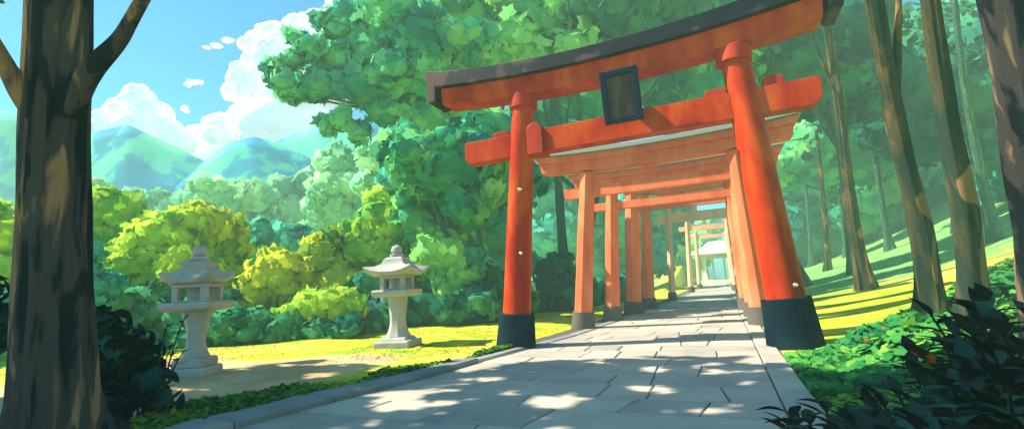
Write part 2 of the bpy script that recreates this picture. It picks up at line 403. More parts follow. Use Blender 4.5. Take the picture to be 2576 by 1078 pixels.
PL = lambda y: np.interp(y, [-3, 4.0, 5.0, 6.3, 9, 13, 30, 90], [-5.6, -5.18, -5.0, -4.66, -4.3, -3.7, -2.7, -2.2])  # inner left edge
PR = 0.45
def make_path():
    mb = MB(); rng = np.random.default_rng(3)
    # joint bed
    ys = [-3, 2, 4, 5, 6.3, 9, 13, 30, 85]
    v = []; f = []
    for y in ys: v += [[PL(y) - .9, y, -.018], [1.0, y, -.018]]
    for i in range(len(ys) - 1): f.append((2 * i, 2 * i + 1, 2 * i + 3, 2 * i + 2))
    mb.add(v, f, .1)
    bed = mb.build("path_bed", JOINT); bed["kind"] = "structure"
    mb = MB(); y = -2.5
    while y < 82:
        dy = rng.uniform(.6, .95) * (1 if y < 25 else 1.6)
        x = PL(y) + .02; row = []
        n = rng.integers(4, 6) if y < 12 else rng.integers(3, 6)
        cuts = np.sort(rng.uniform(0.08, .92, n - 1)); cuts = np.concatenate([[0], cuts, [1]])
        while np.min(np.diff(cuts)) < .10:
            cuts = np.concatenate([[0], np.sort(rng.uniform(0.08, .92, n - 1)), [1]])
        g = .011; skew = rng.uniform(-.07, .07, n + 1); skew[0] = skew[-1] = 0
        sy = rng.uniform(-.03, .03, 2)
        for i in range(n):
            a0, a1 = PL(y), PL(y + dy)
            xa = a0 + (PR - a0) * cuts[i] + g + skew[i]; xb = a0 + (PR - a0) * cuts[i + 1] - g + skew[i + 1]
            xc = a1 + (PR - a1) * cuts[i] + g - skew[i]; xd = a1 + (PR - a1) * cuts[i + 1] - g - skew[i + 1]
            z = rng.uniform(-.004, .004); b = .012
            lowr = np.array([[xa, y + g, -.05], [xb, y + g, -.05], [xd, y + dy - g, -.05], [xc, y + dy - g, -.05]])
            mid = lowr.copy(); mid[:, 2] = z - b
            cen = lowr.mean(axis=0); top = lowr + np.sign(cen - lowr) * b; top[:, 2] = z + rng.uniform(-.002, .002, 4)
            mb.rings([lowr, mid, top], rng.uniform(.1, .9))
        y += dy
    o = mb.build("stone_path", SLAB); o["kind"] = "structure"
    # kerbs
    mb = MB(); y = 1.0
    while y < 60:
        dy = rng.uniform(1.2, 1.9); ww = .62 if y < 7 else .42
        hgt = .085 * np.clip((9.5 - y) / 2, 0.12, 1)
        a0, a1 = PL(y) - .02, PL(y + dy - .02) - .02; g = .012
        w0 = np.interp(y, [0, 6, 9, 20], [.66, .5, .36, .3])
        low = np.array([[a0 - w0, y + g, -.06], [a0, y + g, -.06], [a1, y + dy - g, -.06], [a1 - w0, y + dy - g, -.06]])
        mid = low.copy(); mid[:, 2] = hgt - .035; cen = low.mean(axis=0); top = low + np.sign(cen - low) * .035; top[:, 2] = hgt
        mb.rings([low, mid, top], rng.uniform(.2, .8)); y += dy
    mb.build("kerb_left", KERB)["kind"] = "structure"
    mb = MB(); y = 1.0
    while y < 60:
        dy = rng.uniform(1.0, 1.6); g = .01
        low = np.array([[PR + .006, y + g, -.06], [.78, y + g, -.06], [.78, y + dy - g, -.06], [PR + .006, y + dy - g, -.06]])
        mid = low.copy(); mid[:, 2] = .01; cen = low.mean(axis=0); top = low + np.sign(cen - low) * .015; top[:, 2] = .028
        mb.rings([low, mid, top], rng.uniform(.4, .9)); y += dy
    mb.build("kerb_right", SLAB)["kind"] = "structure"
make_path()

# ------------------------------------------------------------------ torii gates
def beam(mb, x0, x1, y, z0f, hfun, depth, cut=.0, k=28, tone=.5, cutfun=None, dz_front=0):
    """beam along x: bottom z0f(x), height hfun(x), slanted ends"""
    rs = []
    for i, x in enumerate(np.linspace(x0, x1, k)):
        zb, h = z0f(x), hfun(x); s = 0
        if i == 0: s = -cut
        if i == k - 1: s = cut
        hd = depth / 2
        rs.append([[x - s * 0, y - hd, zb], [x, y + hd, zb], [x + s, y + hd, zb + h], [x + s, y - hd, zb + h]])
    mb.rings(rs, tone)

def make_gate():
    Y = 10.45
    th = thing("torii_gate", "largest vermilion shrine gate with navy cap beam and framed plaque, nearest of the gates", "torii gate", (-1.75, Y, 0), "torii gates over the stone path")
    X0 = -1.75
    def pil(xb, xt, rb, rt, ztop, sl_h, seed):
        t = np.linspace(0, 1, 24); pts = np.stack([xb + (xt - xb) * t - X0, 0 * t, ztop * t], 1)
        mb = MB(); mb.tube(pts, rb + (rt - rb) * t, 40); p = mb.build("pillar", VERM, th, smooth=True)
        # base sleeve
        mb = MB(); tt = np.linspace(0, 1, 6); q = np.stack([xb + (xt - xb) * tt * sl_h / ztop - X0, 0 * tt, tt * sl_h - .03], 1)
        mb.tube(q, (rb + .13) + tt * -.06, 40); mb.build("base_sleeve", SLEEVE, th, smooth=True, bevel=.015)
        # collar
        mb = MB(); c = np.stack([np.array([xt, xt]) - X0 + np.array([-.02, .0]), [0, 0], [ztop - .36, ztop - .02]], 1)
        c = np.linspace(c[0], c[1], 4); mb.tube(c, rt + .075, 40); mb.build("collar", VERMD, th, smooth=True, bevel=.02)
    pil(-4.58, -4.00, .34, .265, 6.05, .80, 1)
    pil(1.12, .74, .36, .275, 6.05, .93, 2)
    # kasagi: vermilion lower beam, navy cap, both sweeping up at the ends
    cx = -1.92; half = 4.35
    cur = lambda x: .42 * np.abs((x + X0 - cx) / half) ** 2.1
    mb = MB(); beam(mb, -6.15 - X0, 2.32 - X0, 0, lambda x: 5.92 + cur(x) * .62, lambda x: .44, .62, .04); mb.build("lower_lintel", VERM, th, bevel=.012)
    mb = MB(); beam(mb, -6.28 - X0, 2.42 - X0, -.02, lambda x: 6.352 + cur(x) * .66, lambda x: .34 + cur(x) * .20, .86, .08)
    for s, x in ((-1, -6.28 - X0), (1, 2.42 - X0)):       # end blocks that wrap the lintel's ends
        zt = 6.352 + .66 * cur(x); 
        mb.rings([[[x, -.448, zt - .37], [x, .41, zt - .37], [x + s * .22, .41, zt - .40], [x + s * .22, -.448, zt - .40]],
                  [[x, -.448, zt + .34 + cur(x) * .2], [x, .41, zt + .34 + cur(x) * .2], [x + s * .30, .41, zt + .43 + cur(x) * .2], [x + s * .30, -.448, zt + .43 + cur(x) * .2]]] if s > 0 else
                 [[[x + s * .22, -.448, zt - .40], [x + s * .22, .41, zt - .40], [x, .41, zt - .37], [x, -.448, zt - .37]],
                  [[x + s * .30, -.448, zt + .43 + cur(x) * .2], [x + s * .30, .41, zt + .43 + cur(x) * .2], [x, .41, zt + .34 + cur(x) * .2], [x, -.448, zt + .34 + cur(x) * .2]]])
    mb.build("cap_beam", NAVY, th, bevel=.02)
    # nuki tie beam with chamfered ends, and its wedges
    mb = MB(); zb = 4.50; h = .56; hd = .17; k = 3
    for (xa, xb) in ((-5.62, 2.15),):
        out = [[xa - X0 + .10, zb], [xb - X0 - .16, zb], [xb - X0, zb + .16], [xb - X0, zb + h - .05], [xb - X0 - .05, zb + h], [xa - X0 + .03, zb + h], [xa - X0, zb + h - .04], [xa - X0, zb + .13]]
        fr = [[a, -hd, b] for a, b in out]; bk = [[a, hd, b] for a, b in out]
        mb.rings([bk, fr])
    mb.build("tie_beam", VERM, th, bevel=.012)
    def wedge(x, z, w_, h_, d_):
        mb = MB(); n = 8; a = np.linspace(0, np.pi, n); r = min(w_ / 2, h_ * .25)
        prof = [[x - w_ / 2, z], [x + w_ / 2, z]] + [[x + w_ / 2 * np.cos(t), z + h_ - r + r * np.sin(t)] for t in a]
        fr = [[p[0] - X0, -d_ / 2, p[1]] for p in prof]; bk = [[p[0] - X0, d_ / 2, p[1]] for p in prof]
        mb.rings([bk, fr]); mb.build("wedge", VERMD, th, bevel=.015)
    wedge(-3.70, 4.46, .40, .76, .50); wedge(-4.62, 4.98, .42, .22, .30)
    wedge(.30, 5.06, .42, .14, .30); wedge(1.36, 5.06, .36, .20, .30)
    # plaque
    c = np.array([-1.56 - X0, -.50, 5.33]); tl = math.radians(12)
    Mx = Matrix.Rotation(tl, 3, 'X')
    fr = bpy.data.objects.new("plaque", None)
    mb = MB()
    for (ox, oz, sx, sz) in ((-.34, 0, .13, 1.14), (.34, 0, .13, 1.14), (0, .505, .55, .13), (0, -.505, .55, .13)):
        mb.box(c + np.array(Mx @ Vector((ox, 0, oz))), (sx, .17, sz), M=Mx)
    f_ = mb.build("plaque_frame", NAVYF, th, bevel=.02)
    mb = MB(); mb.box(c + np.array(Mx @ Vector((0, .03, 0))), (.56, .07, .90), M=Mx); mb.build("plaque_panel", PANEL, f_)
    mb = MB(); mb.box(c + np.array(Mx @ Vector((0, .24, .1))), (.16, .36, .4), M=Mx); mb.build("plaque_bracket", NAVYF, f_)
NAVYF = mat("plaque_frame_blue", (.012, .020, .060), .7, .08)
make_gate()

def far_gate(label, Y, xl, xr, xlt, xrt, ztop, nuki_z, nuki_h, w, m, over=1.4, curve=.3, plaque=False, double=True, sleeve=.5, octo=True):
    X0 = (xl + xr) / 2
    th = thing("torii_gate", label, "torii gate", (X0, Y, 0), "torii gates over the stone path")
    for xb, xt in ((xl, xlt), (xr, xrt)):
        pts = np.linspace([xb - X0, 0, 0], [xt - X0, 0, ztop], 6)
        mb = MB(); mb.tube(pts, np.linspace(w, w * .85, 6), 8 if octo else 24); mb.build("pillar", m, th, smooth=not octo, bevel=.01)
        q = np.linspace([xb - X0, 0, -.03], [xb - X0 + (xt - xb) * sleeve / ztop, 0, sleeve], 3)
        mb = MB(); mb.tube(q, np.linspace(w + .09, w + .05, 3), 12); mb.build("base_sleeve", SLEEVE2, th, smooth=True)
    half = (xrt - xlt) / 2 + over; cxx = (xlt + xrt) / 2 - X0
    cur = lambda x: curve * np.abs((x - cxx) / half) ** 2.2
    mb = MB(); beam(mb, cxx - half, cxx + half, 0, lambda x: ztop + cur(x) * .8, lambda x: .32, w * 1.7, .06); mb.build("lower_lintel", m, th, bevel=.01)
    mb = MB(); beam(mb, cxx - half - .12, cxx + half + .12, 0, lambda x: ztop + .324 + cur(x) * .8, lambda x: .2, w * 2.4, .08); mb.build("upper_lintel", m, th, bevel=.01)
    mb = MB(); beam(mb, cxx - half - .25, cxx + half + .25, 0, lambda x: ztop + .528 + cur(x) * .85, lambda x: .14, w * 3.0, .06); mb.build("cap_beam", ROOF2, th, bevel=.01)
    mb = MB(); beam(mb, xlt - X0 - .75, xrt - X0 + .75, 0, lambda x: nuki_z, lambda x: nuki_h, w * .8, .05); mb.build("tie_beam", m, th, bevel=.01)
    if plaque:
        mb = MB(); mb.box((1.25, -w * .9, ztop - .3), (.62, .08, .42)); mb.build("plaque_panel", m, th, bevel=.02)
    mb = MB(); mb.box((cxx * 1.0 - .2, 0, (ztop + nuki_z + nuki_h) / 2), (.3, w * .7, ztop - nuki_z - nuki_h - .006)); mb.build("strut", m, th)
    return th
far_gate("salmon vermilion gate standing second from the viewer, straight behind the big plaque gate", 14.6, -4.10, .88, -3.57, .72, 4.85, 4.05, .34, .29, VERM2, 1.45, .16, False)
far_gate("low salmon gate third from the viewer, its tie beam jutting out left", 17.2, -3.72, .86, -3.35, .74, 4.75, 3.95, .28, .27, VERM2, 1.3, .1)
far_gate("haze paled gate fourth from the viewer, thick left post close behind the third one", 20.5, -3.52, .86, -3.15, .76, 5.15, 4.40, .28, .35, VERM2, .7, .2)
far_gate("haze paled gate fifth from the viewer, its left post just showing past the fourth", 23.5, -3.30, .87, -3.0, .78, 5.35, 4.65, .28, .28, VERM2, .6, .2)
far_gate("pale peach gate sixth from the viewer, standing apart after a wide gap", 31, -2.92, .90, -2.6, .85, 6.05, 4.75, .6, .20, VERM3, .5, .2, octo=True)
far_gate("haze paled thin gate deep in the passage, seventh from the viewer", 45, -2.62, .95, -2.3, .9, 6.3, 5.4, .4, .24, VERM3, .5, .2)
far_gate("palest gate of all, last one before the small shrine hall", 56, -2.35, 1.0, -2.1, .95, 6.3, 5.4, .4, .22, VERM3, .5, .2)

# small shrine hall at the end of the path
def hall():
    HM = mat("hall_wood", (.80, .72, .50), .8, .1); HW = mat("hall_plaster", (.9, .88, .74), .9, .1); HR = mat("hall_roof", (.62, .70, .58), .8, .1)
    th = thing("shrine_hall", "small open fronted pale shrine hall with a wide eaved roof at the path's far end", "shrine hall", (-.2, 74, 0))
    mb = MB(); mb.box((0, 1, .35), (6, 5, .7)); mb.build("plinth", HW, th, bevel=.04)
    for x, wd in ((-1.95, .5), (1.95, .5)):
        mb = MB(); mb.box((x * 1.0, 2.6, 2.55), (wd, .14, 3.7)); mb.build("side_panel", HW, th)
    mb = MB(); mb.box((0, 2.6, 4.1), (3.4, .12, .55)); mb.build("head_rail", HM, th)
    for x in (-2.2, -.75, .75, 2.2):
        mb = MB(); mb.box((x, -.6, 2.55), (.28, .28, 3.7)); mb.build("post", HM, th)
    mb = MB(); rs = []
    for s, z in ((1.0, 4.35), (.93, 4.55), (.72, 4.9), (.45, 5.5), (.25, 6.2)):
        rs.append([[-4.2 * s, 1 - 3.4 * s, z], [4.2 * s, 1 - 3.4 * s, z], [4.2 * s, 1 + 3.4 * s, z], [-4.2 * s, 1 + 3.4 * s, z]])
    mb.rings(rs); mb.build("roof", HR, th, bevel=.05)
hall()

# ------------------------------------------------------------------ stone lanterns
def sq(hx, hy, z, up=0, k=6):
    """square loop with k points a side; 'up' lifts the corners"""
    pts = []
    cs_ = [(-1, -1), (1, -1), (1, 1), (-1, 1)]
    for i in range(4):
        a, b = np.array(cs_[i]), np.array(cs_[(i + 1) % 4])
        for j in range(k):
            t = j / k; p = a + (b - a) * t; e = abs(2 * t - 1) ** 2.5
            pts.append([p[0] * hx * (1 + .06 * up * e * 4), p[1] * hy * (1 + .06 * up * e * 4), z + up * e])
    return pts
def lantern(label, loc, rz, s, steps, flare, tilt=0, rw=.8, bw=1.0, pw=1.0):
    th = thing("stone_lantern", label, "stone lantern", loc, "stone lanterns on the grass beside the path", rz)
    mb = MB(); z = -.05
    B = lambda q, zz: sq(q * bw, q * bw, zz)
    mb.rings([B(.54, -.05), B(.54, .15), B(.50, .19)])
    if steps > 1: mb.rings([B(.44, .192), B(.44, .34), B(.40, .38)]); zp = .382
    else: mb.rings([B(.42, .192), B(.36, .27)]); zp = .272
    mb.build("base", LANT, th, bevel=.02)
    mb = MB(); t = np.linspace(0, 1, 14); rs = []
    for u in t:
        r = .245 + flare * .16 * max(0, (u - .35) / .65) ** 2 + .14 * max(0, (.4 - u) / .4) ** 2
        r *= pw
        a = np.linspace(0, 2 * np.pi, 8, endpoint=False) + np.pi / 8
        rs.append(np.stack([np.cos(a) * r * 1.08, np.sin(a) * r * 1.08, np.full(8, zp + u * (1.35 - zp))], 1))
    mb.rings(rs); mb.build("post", LANT, th, bevel=.01)
    mb = MB(); mb.rings([sq(.36, .36, 1.352), sq(.52, .52, 1.41), sq(.54, .54, 1.52), sq(.50, .50, 1.56)]); mb.build("platform", LANT, th, bevel=.02)
    mb = MB()
    for a in (-1, 1):
        for b in (-1, 1): mb.box((a * .29, b * .29, 1.715), (.13, .13, .306))
    mb.box((0, 0, 1.90), (.74, .74, .07)); mb.box((0, 0, 1.58), (.70, .70, .035)); mb.box((0, .20, 1.715), (.44, .06, .30))
    mb.build("fire_box", LANT, th, bevel=.012)
    mb = MB(); rs = []
    for r, zz, up in ((.60, 1.90, .0), (.80, 1.97, .10), (.86, 2.04, .15), (.80, 2.08, .13), (.58, 2.16, .05), (.40, 2.28, .01), (.28, 2.40, 0), (.19, 2.46, 0)):
        rs.append(sq(r * (rw if r > .3 else 1), r * (rw if r > .3 else 1), zz + (.036 if r == .60 else 0), up))
    mb.rings(rs); mb.build("roof", LANT, th, smooth=True)
    mb = MB(); zz = [2.46, 2.48, 2.54, 2.56, 2.60, 2.68, 2.76, 2.80]; rr = [.16, .19, .19, .11, .15, .155, .12, .04]
    mb.tube([[0, 0, q] for q in zz], rr, 20); mb.build("finial", LANT, th, smooth=True)
    th.scale = (s, s, s)
    for e, a in ((0, tilt),): th.rotation_euler[0] = a
    return th
lantern("weathered stone lantern nearer the big dark tree trunk, beside the dark shrub", (-9.85, 6.42, 0), math.radians(28), .93, 2, 1.2, 0, .60, .72, .68)
lantern("pale stone lantern on sunlit yellow grass, midway between the other lantern and the big gate", (-8.04, 10.6, 0), math.radians(12), .96, 1, .5, 0, .78, .92, .84)

# ------------------------------------------------------------------ big foreground tree
def big_tree():
    base = np.array([-5.75, 2.55, 0.0])
    th = thing("big_tree", "thick dark grey barked tree trunk with two forking limbs, nearest at the photo's left edge", "tree", base)
    top = P(150, -420, 4.9)
    lowp = P(140, 1000, 4.25); mid = P(140, 400, 4.45); hi = P(150, 0, 4.6)
    ctrl = [base, lowp, mid, hi, top + np.array([0, 0, 1.5]), top + np.array([-.8, -.2, 4.2])]
    t = np.linspace(0, 1, 110); kk = np.linspace(0, 1, len(ctrl)); kk = np.array([0, .16, .42, .58, .82, 1.0])
    c = np.array(ctrl); pts = np.stack([np.interp(t, kk, c[:, i]) for i in range(3)], 1)
    for _ in range(14): pts[1:-1] = (pts[:-2] + 2 * pts[1:-1] + pts[2:]) / 4
    pts[0, 2] -= .2
    pts -= base
    rad = np.interp(t, [0, .06, .16, .3, .58, 1], [.54, .41, .305, .255, .24, .17])
    rg = np.random.default_rng(5)
    def ridge(tt, a):
        return (1 + .05 * np.sin(5 * a + 2.5 * np.sin(3 * tt) + .6) + .035 * np.sin(11 * a + 3 * np.sin(5 * tt + 1)) + .022 * np.sin(23 * a + 6 * np.sin(7 * tt) + 40 * tt * 0) + .015 * np.sin(37 * tt + 3 * a)
                + .35 * np.exp(-tt * 22) * (.5 + .5 * np.sin(4 * a + 1)))
    mb = MB(); mb.tube(pts, rad, 96, True, ridge)
    mb.build("trunk", BARK_BIG, th, smooth=True)
    def limb(a, pl, rl):
        mb = MB(); q = np.array([P(*p) for p in pl]) - base; n = len(q)
        tt = np.linspace(0, n - 1, 40); s = np.stack([np.interp(tt, np.arange(n), q[:, i]) for i in range(3)], 1)
        for _ in range(4): s[1:-1] = (s[:-2] + 2 * s[1:-1] + s[2:]) / 4
        mb.tube(s, np.interp(tt, np.arange(n), rl), 20, True, lambda u, v: 1 + .05 * np.sin(4 * v + 6 * u) + .04 * np.sin(17 * u + 2 * v))
        mb.build("limb", BARK_BIG, th, smooth=True)
    limb(0, [(165, 360, 4.5), (190, 270, 4.4), (222, 180, 4.3), (300, 105, 4.25), (330, 50, 4.2), (380, -40, 4.1), (450, -200, 4.0), (470, -380, 3.9)], [.06, .085, .088, .066, .055, .048, .04, .03])
    limb(1, [(150, 380, 4.5), (95, 300, 4.4), (55, 235, 4.35), (15, 165, 4.3), (-30, 90, 4.2), (-120, -60, 4.1), (-200, -200, 4.0)], [.06, .09, .085, .07, .06, .05, .03])
    # crown: unseen, placed up-sun of the path to throw the dappled shade
    rng = np.random.default_rng(21); bl = []
    for i in range(105):
        x = rng.uniform(-20.5, -6.8); y = rng.uniform(-3.4, 4.9 + .10 * (x + 14)); z = rng.uniform(9.6, 11.6)
        if x < -17.6 and y > 3.2: continue
        if abs(y - .3 - (x + 11.5) * .1) < .9 and x > -14.5: continue
        bl.append((np.array([x, y, z]) - base, rng.uniform(.7, 1.2)))
    # openings cut in the leaves along the sun's line, each lighting a chosen spot
    holes = [(G(1370, 1008), .52), (G(1450, 1003), .30), (G(1290, 985), .28), (G(1640, 975), .34), (G(1700, 995), .28), (G(1775, 1032), .36), (G(1165, 1005), .24), (G(880, 1068), .18),
             (G(1900, 960), .16), (G(1560, 1045), .14), (G(800, 945), .42), (G(700, 950), .2), (G(1030, 935), .4), (G(1180, 925), .4), (P(60, 500, 4.15), .14), (P(95, 300, 4.2), .13), (P(70, 120, 4.3), .15), (P(60, 760, 4.0), .16), (G(1450, 940), .18), (G(2010, 1010), .2)]
    def cull(q):
        keep = np.ones(len(q), bool); wq = q + base
        for (h, rr) in holes:
            v = wq - h; v = v - (v @ SUN)[:, None] * SUN; ds = np.linalg.norm(v * [1, 1, .8], axis=1)
            keep &= ds > rr * .72 + .06 + .10 * vnoise(wq, 3.0, 2)
        return keep
    me = crown_mesh("crown", bl, .42, 2.0, 'clump', 4, 0, .6, cull=cull)  # unseen crown, added to throw the dappled shade
    link("crown", me, F_CANOPY, th)
big_tree()

# ------------------------------------------------------------------ right wood: slim trunks on the slope
def slim(label, bpx, tpx, dtop, r0, r1, seed, m=None, crown=True, limbs=(), bend=.12, leafmat=None, flare=.9, group="slim trees on the slope right of the gates"):
    b = G(*bpx); top = P(tpx[0], tpx[1], dtop)
    th = thing("slim_tree", label, "tree", b, group)
    e = top + (top - b) * .35
    lm = [(tt, P(px, py, dd) - b, rr) for (tt, px, py, dd, rr) in limbs]
    trunk_obj((0, 0, 0), e - b, r0, r1 * .8, m or BARK, th, seed, bend, lm, n=60, k=22, amp=.13, flare=flare, sink=.15)
    if crown:
        rng = np.random.default_rng(seed); c0 = e - b
        bl = [(c0 + np.array([.8, .6, 1.6]) + rng.normal(size=3) * [1.3, 1.3, .5], rng.uniform(.8, 1.2)) for _ in range(5)]
        link("crown", crown_mesh("crown", bl, .38, .7, 'clump', seed, 0, .7), leafmat or F_WOOD, th)
    return th
def dep(bpx): b = G(*bpx) - EYE; return float(-(R.T @ b)[2])
slim("leaning slim tree with patchy lit bark, first one right of the big gate's right pillar", (2178, 728), (2080, 60), dep((2178, 728)) * .97, .26, .12, 31,
     crown=False, limbs=[(.55, 2010, 0, dep((2178, 728)) * .97, .09)])
slim("forked slim tree with brown sunlit patches, two prongs meeting high above the ivy", (2345, 822), (2212, 130), dep((2345, 822)) * .97, .20, .14, 32, crown=False,
     limbs=[(.60, 2262, -120, dep((2345, 822)) * .96, .10)])
slim("straight tall tree rising behind the dark broad leaved plants, right of the forked tree", (2455, 850), (2330, 0), dep((2455, 850)) * .97, .18, .11, 33, crown=False)
slim("massive dark leaning tree at the photo's right edge with a tan bark scar", (2665, 960), (2515, 0), dep((2665, 960)) * .92, .24, .20, 34, crown=False, m=BARK_BIG, flare=.5)
slim("slim tree with flared foot standing high on the lawn near the right edge", (2505, 605), (2425, 130), dep((2505, 605)) * .97, .22, .13, 35, m=BARK_FAR)
slim("thin far tree on the upper lawn with a slanting stem above the middle trunks", (2240, 628), (2195, 330), dep((2240, 628)) * .97, .28, .15, 36, m=BARK_FAR)
slim("thin yellow lit stem between the big gate's right pillar and the first leaning tree", (2083, 680), (2060, 420), dep((2083, 680)) * .97, .25, .14, 37)
slim("thinnest teal stem close beside the big gate's right pillar", (2040, 670), (2022, 440), dep((2040, 670)) * .97, .26, .15, 38, m=BARK_FAR, crown=False)
slim("faint slender stem half hidden behind the first leaning tree", (2130, 645), (2110, 420), dep((2130, 645)) * .97, .26, .15, 39, m=BARK_FAR, crown=False)
slim("faint leaning stem low between the straight tall tree and the flared foot tree", (2475, 560), (2380, 330), dep((2475, 560)) * .97, .2, .12, 40, m=BARK_FAR, crown=False)

# backdrop of the wood
gw = "leafy trees closing the wood behind the slope"
WD = [
 ("dark teal tree behind the thin stems just right of the gate", [(1990, 560, 90), (2060, 520, 100), (2020, 430, 110), (2100, 600, 70)], 64, F_TEAL, -.12),
 ("light green leafy tree glowing between gate beam end and first leaning tree", [(2010, 400, 85), (2080, 350, 95), (2150, 400, 90), (2040, 300, 80), (2200, 340, 80)], 50, F_GREEN, 0.05),
 ("deep green canopy tree over the end of the big gate's cap beam", [(2000, 150, 110), (2120, 60, 130), (2060, 230, 100), (2180, 190, 110), (1930, 60, 110)], 30, F_WOOD, .15),
 ("mid green bushy tree behind the forked trunk", [(2190, 480, 85), (2260, 420, 90), (2160, 540, 80), (2310, 350, 80)], 58, F_GREEN, -.1),
 ("tall blue green tree filling the gap right of the forked trunk", [(2290, 230, 120), (2330, 110, 130), (2400, 200, 120), (2280, 330, 90)], 34, F_WOOD, .05),
 ("dark blue green tree low behind the straight tall trunk", [(2300, 520, 100), (2370, 450, 100), (2260, 580, 70), (2390, 540, 70)], 62, F_TEAL, -.22),
 ("shadowy tree behind the flared foot tree", [(2470, 470, 100), (2430, 380, 110), (2540, 430, 100), (2480, 540, 60)], 60, F_TEAL, -.1),
 ("dark tree filling the upper right corner beyond the massive trunk", [(2500, 120, 140), (2580, 250, 130), (2440, 240, 110), (2620, 80, 130), (2560, 360, 100)], 32, F_WOOD, 0),
 ("teal tree closing the slope at the far right edge", [(2600, 450, 110), (2680, 380, 140), (2620, 330, 110)], 36, F_TEAL, 0),
 ("small teal tree low behind the thin stems near the path", [(2060, 640, 55), (2120, 620, 60), (2180, 600, 60), (2000, 650, 60)], 70, F_TEAL, -.1),
 ("dim tree filling the gap between the straight tall trunk and the massive trunk", [(2450, 150, 90), (2470, 280, 90), (2430, 60, 100), (2440, 420, 80), (2500, 380, 80)], 56, F_TEAL, .1),
 ("farthest dim tree between the middle trunks", [(2230, 200, 130), (2150, 300, 120), (2350, 330, 120), (2210, 560, 90), (2330, 600, 60)], 70, F_TEAL, 0),
]
for i, (lb, sp, d, m, bi) in enumerate(WD):
    tree_px(lb, sp, d, m, leaf=.42 * d / 36, dens=.9, seed=200 + i, group=gw, name="wood_tree", bias=bi, trunk_r=.25, tone=.4)

# ------------------------------------------------------------------ trees behind the gates
gb = "trees standing behind the gates"
BG = [
 ("great spreading maple leaning over the valley, its layered boughs left of the gate", [(712, 208, 40), (690, 172, 24), (745, 232, 34), (742, 92, 28), (790, 128, 48), (800, 215, 55), (835, 55, 42), (880, 50, 70), (860, 150, 70), (940, 120, 90), (910, 225, 70), (990, 40, 100), (822, 318, 26), (858, 305, 38), (900, 335, 34), (1000, 190, 90), (965, 275, 60), (1060, 110, 100), (735, 150, 30)], 27, F_BIG, .16, .36),
 ("broad light green tree rising just left of the gate's cap beam", [(1150, 60, 110), (1100, 200, 100), (1230, 120, 100), (1080, 300, 90), (1180, 290, 90), (1320, 60, 110), (1280, 0, 100)], 28, F_GREEN, .18, .5),
 ("bright green tree above the middle of the cap beam", [(1290, 110, 85), (1390, 70, 90), (1450, 140, 80), (1350, 150, 70)], 27, F_GREEN, .42, .45),
 ("dark leafy tree hanging over the centre top of the picture", [(1560, 30, 80), (1660, 10, 90), (1490, -10, 80), (1760, 20, 100)], 26, F_WOOD, .35, .45),
 ("teal tree seen between the two big beams left of the plaque", [(1400, 270, 110), (1500, 220, 100), (1450, 370, 90), (1330, 350, 80), (1560, 130, 100)], 34, F_TEAL, .35, .5),
 ("green tree seen between the two big beams right of the plaque", [(1700, 220, 110), (1800, 200, 110), (1650, 130, 110), (1760, 290, 80), (1880, 130, 110)], 32, F_GREEN, .05, .5),
 ("green tree beside the gate's left pillar at tie beam height", [(1130, 420, 95), (1050, 400, 75), (1210, 400, 85), (1180, 510, 90), (1240, 330, 70), (1080, 480, 60), (1010, 360, 50)], 20.5, F_GREEN, .0, .38),
 ("teal dark tree behind the gate's left pillar", [(1010, 440, 60), (1230, 560, 90), (1280, 470, 90), (1250, 670, 80)], 30, F_TEAL, .2, .42),
 ("turquoise tree seen between the first two left posts", [(1370, 500, 80), (1420, 580, 80), (1340, 620, 80), (1480, 520, 70), (1390, 430, 70), (1440, 660, 70)], 60, F_TURQ, .05, .75),
 ("teal tree between the third and the sixth left post", [(1560, 560, 80), (1640, 520, 70), (1630, 640, 65), (1540, 680, 70), (1690, 560, 50)], 62, F_TURQ, .05, .75),
 ("round mint tree glowing in the gap near the path's far end", [(1690, 620, 45), (1720, 670, 40), (1670, 690, 40)], 84, F_MINT, .2, .6),
 ("pale mint tree left of the shrine hall", [(1770, 600, 38), (1750, 650, 30), (1790, 560, 30)], 92, F_MINT, .2, .7),
]
for i, (lb, sp, d, m, bi, lf) in enumerate(BG):
    kw = {}
    if i == 0: kw = dict(base=P(1085, 600, 31), core=.80, top=P(1060, 210, 29), lt=.92)
    tree_px(lb, sp, d, m, leaf=lf, dens=1.0, seed=300 + i, group=gb, name="broadleaf_tree", bias=bi, trunk_r=.3, flat=.62 if i in (0, 1) else .85, tone=.42, **kw)

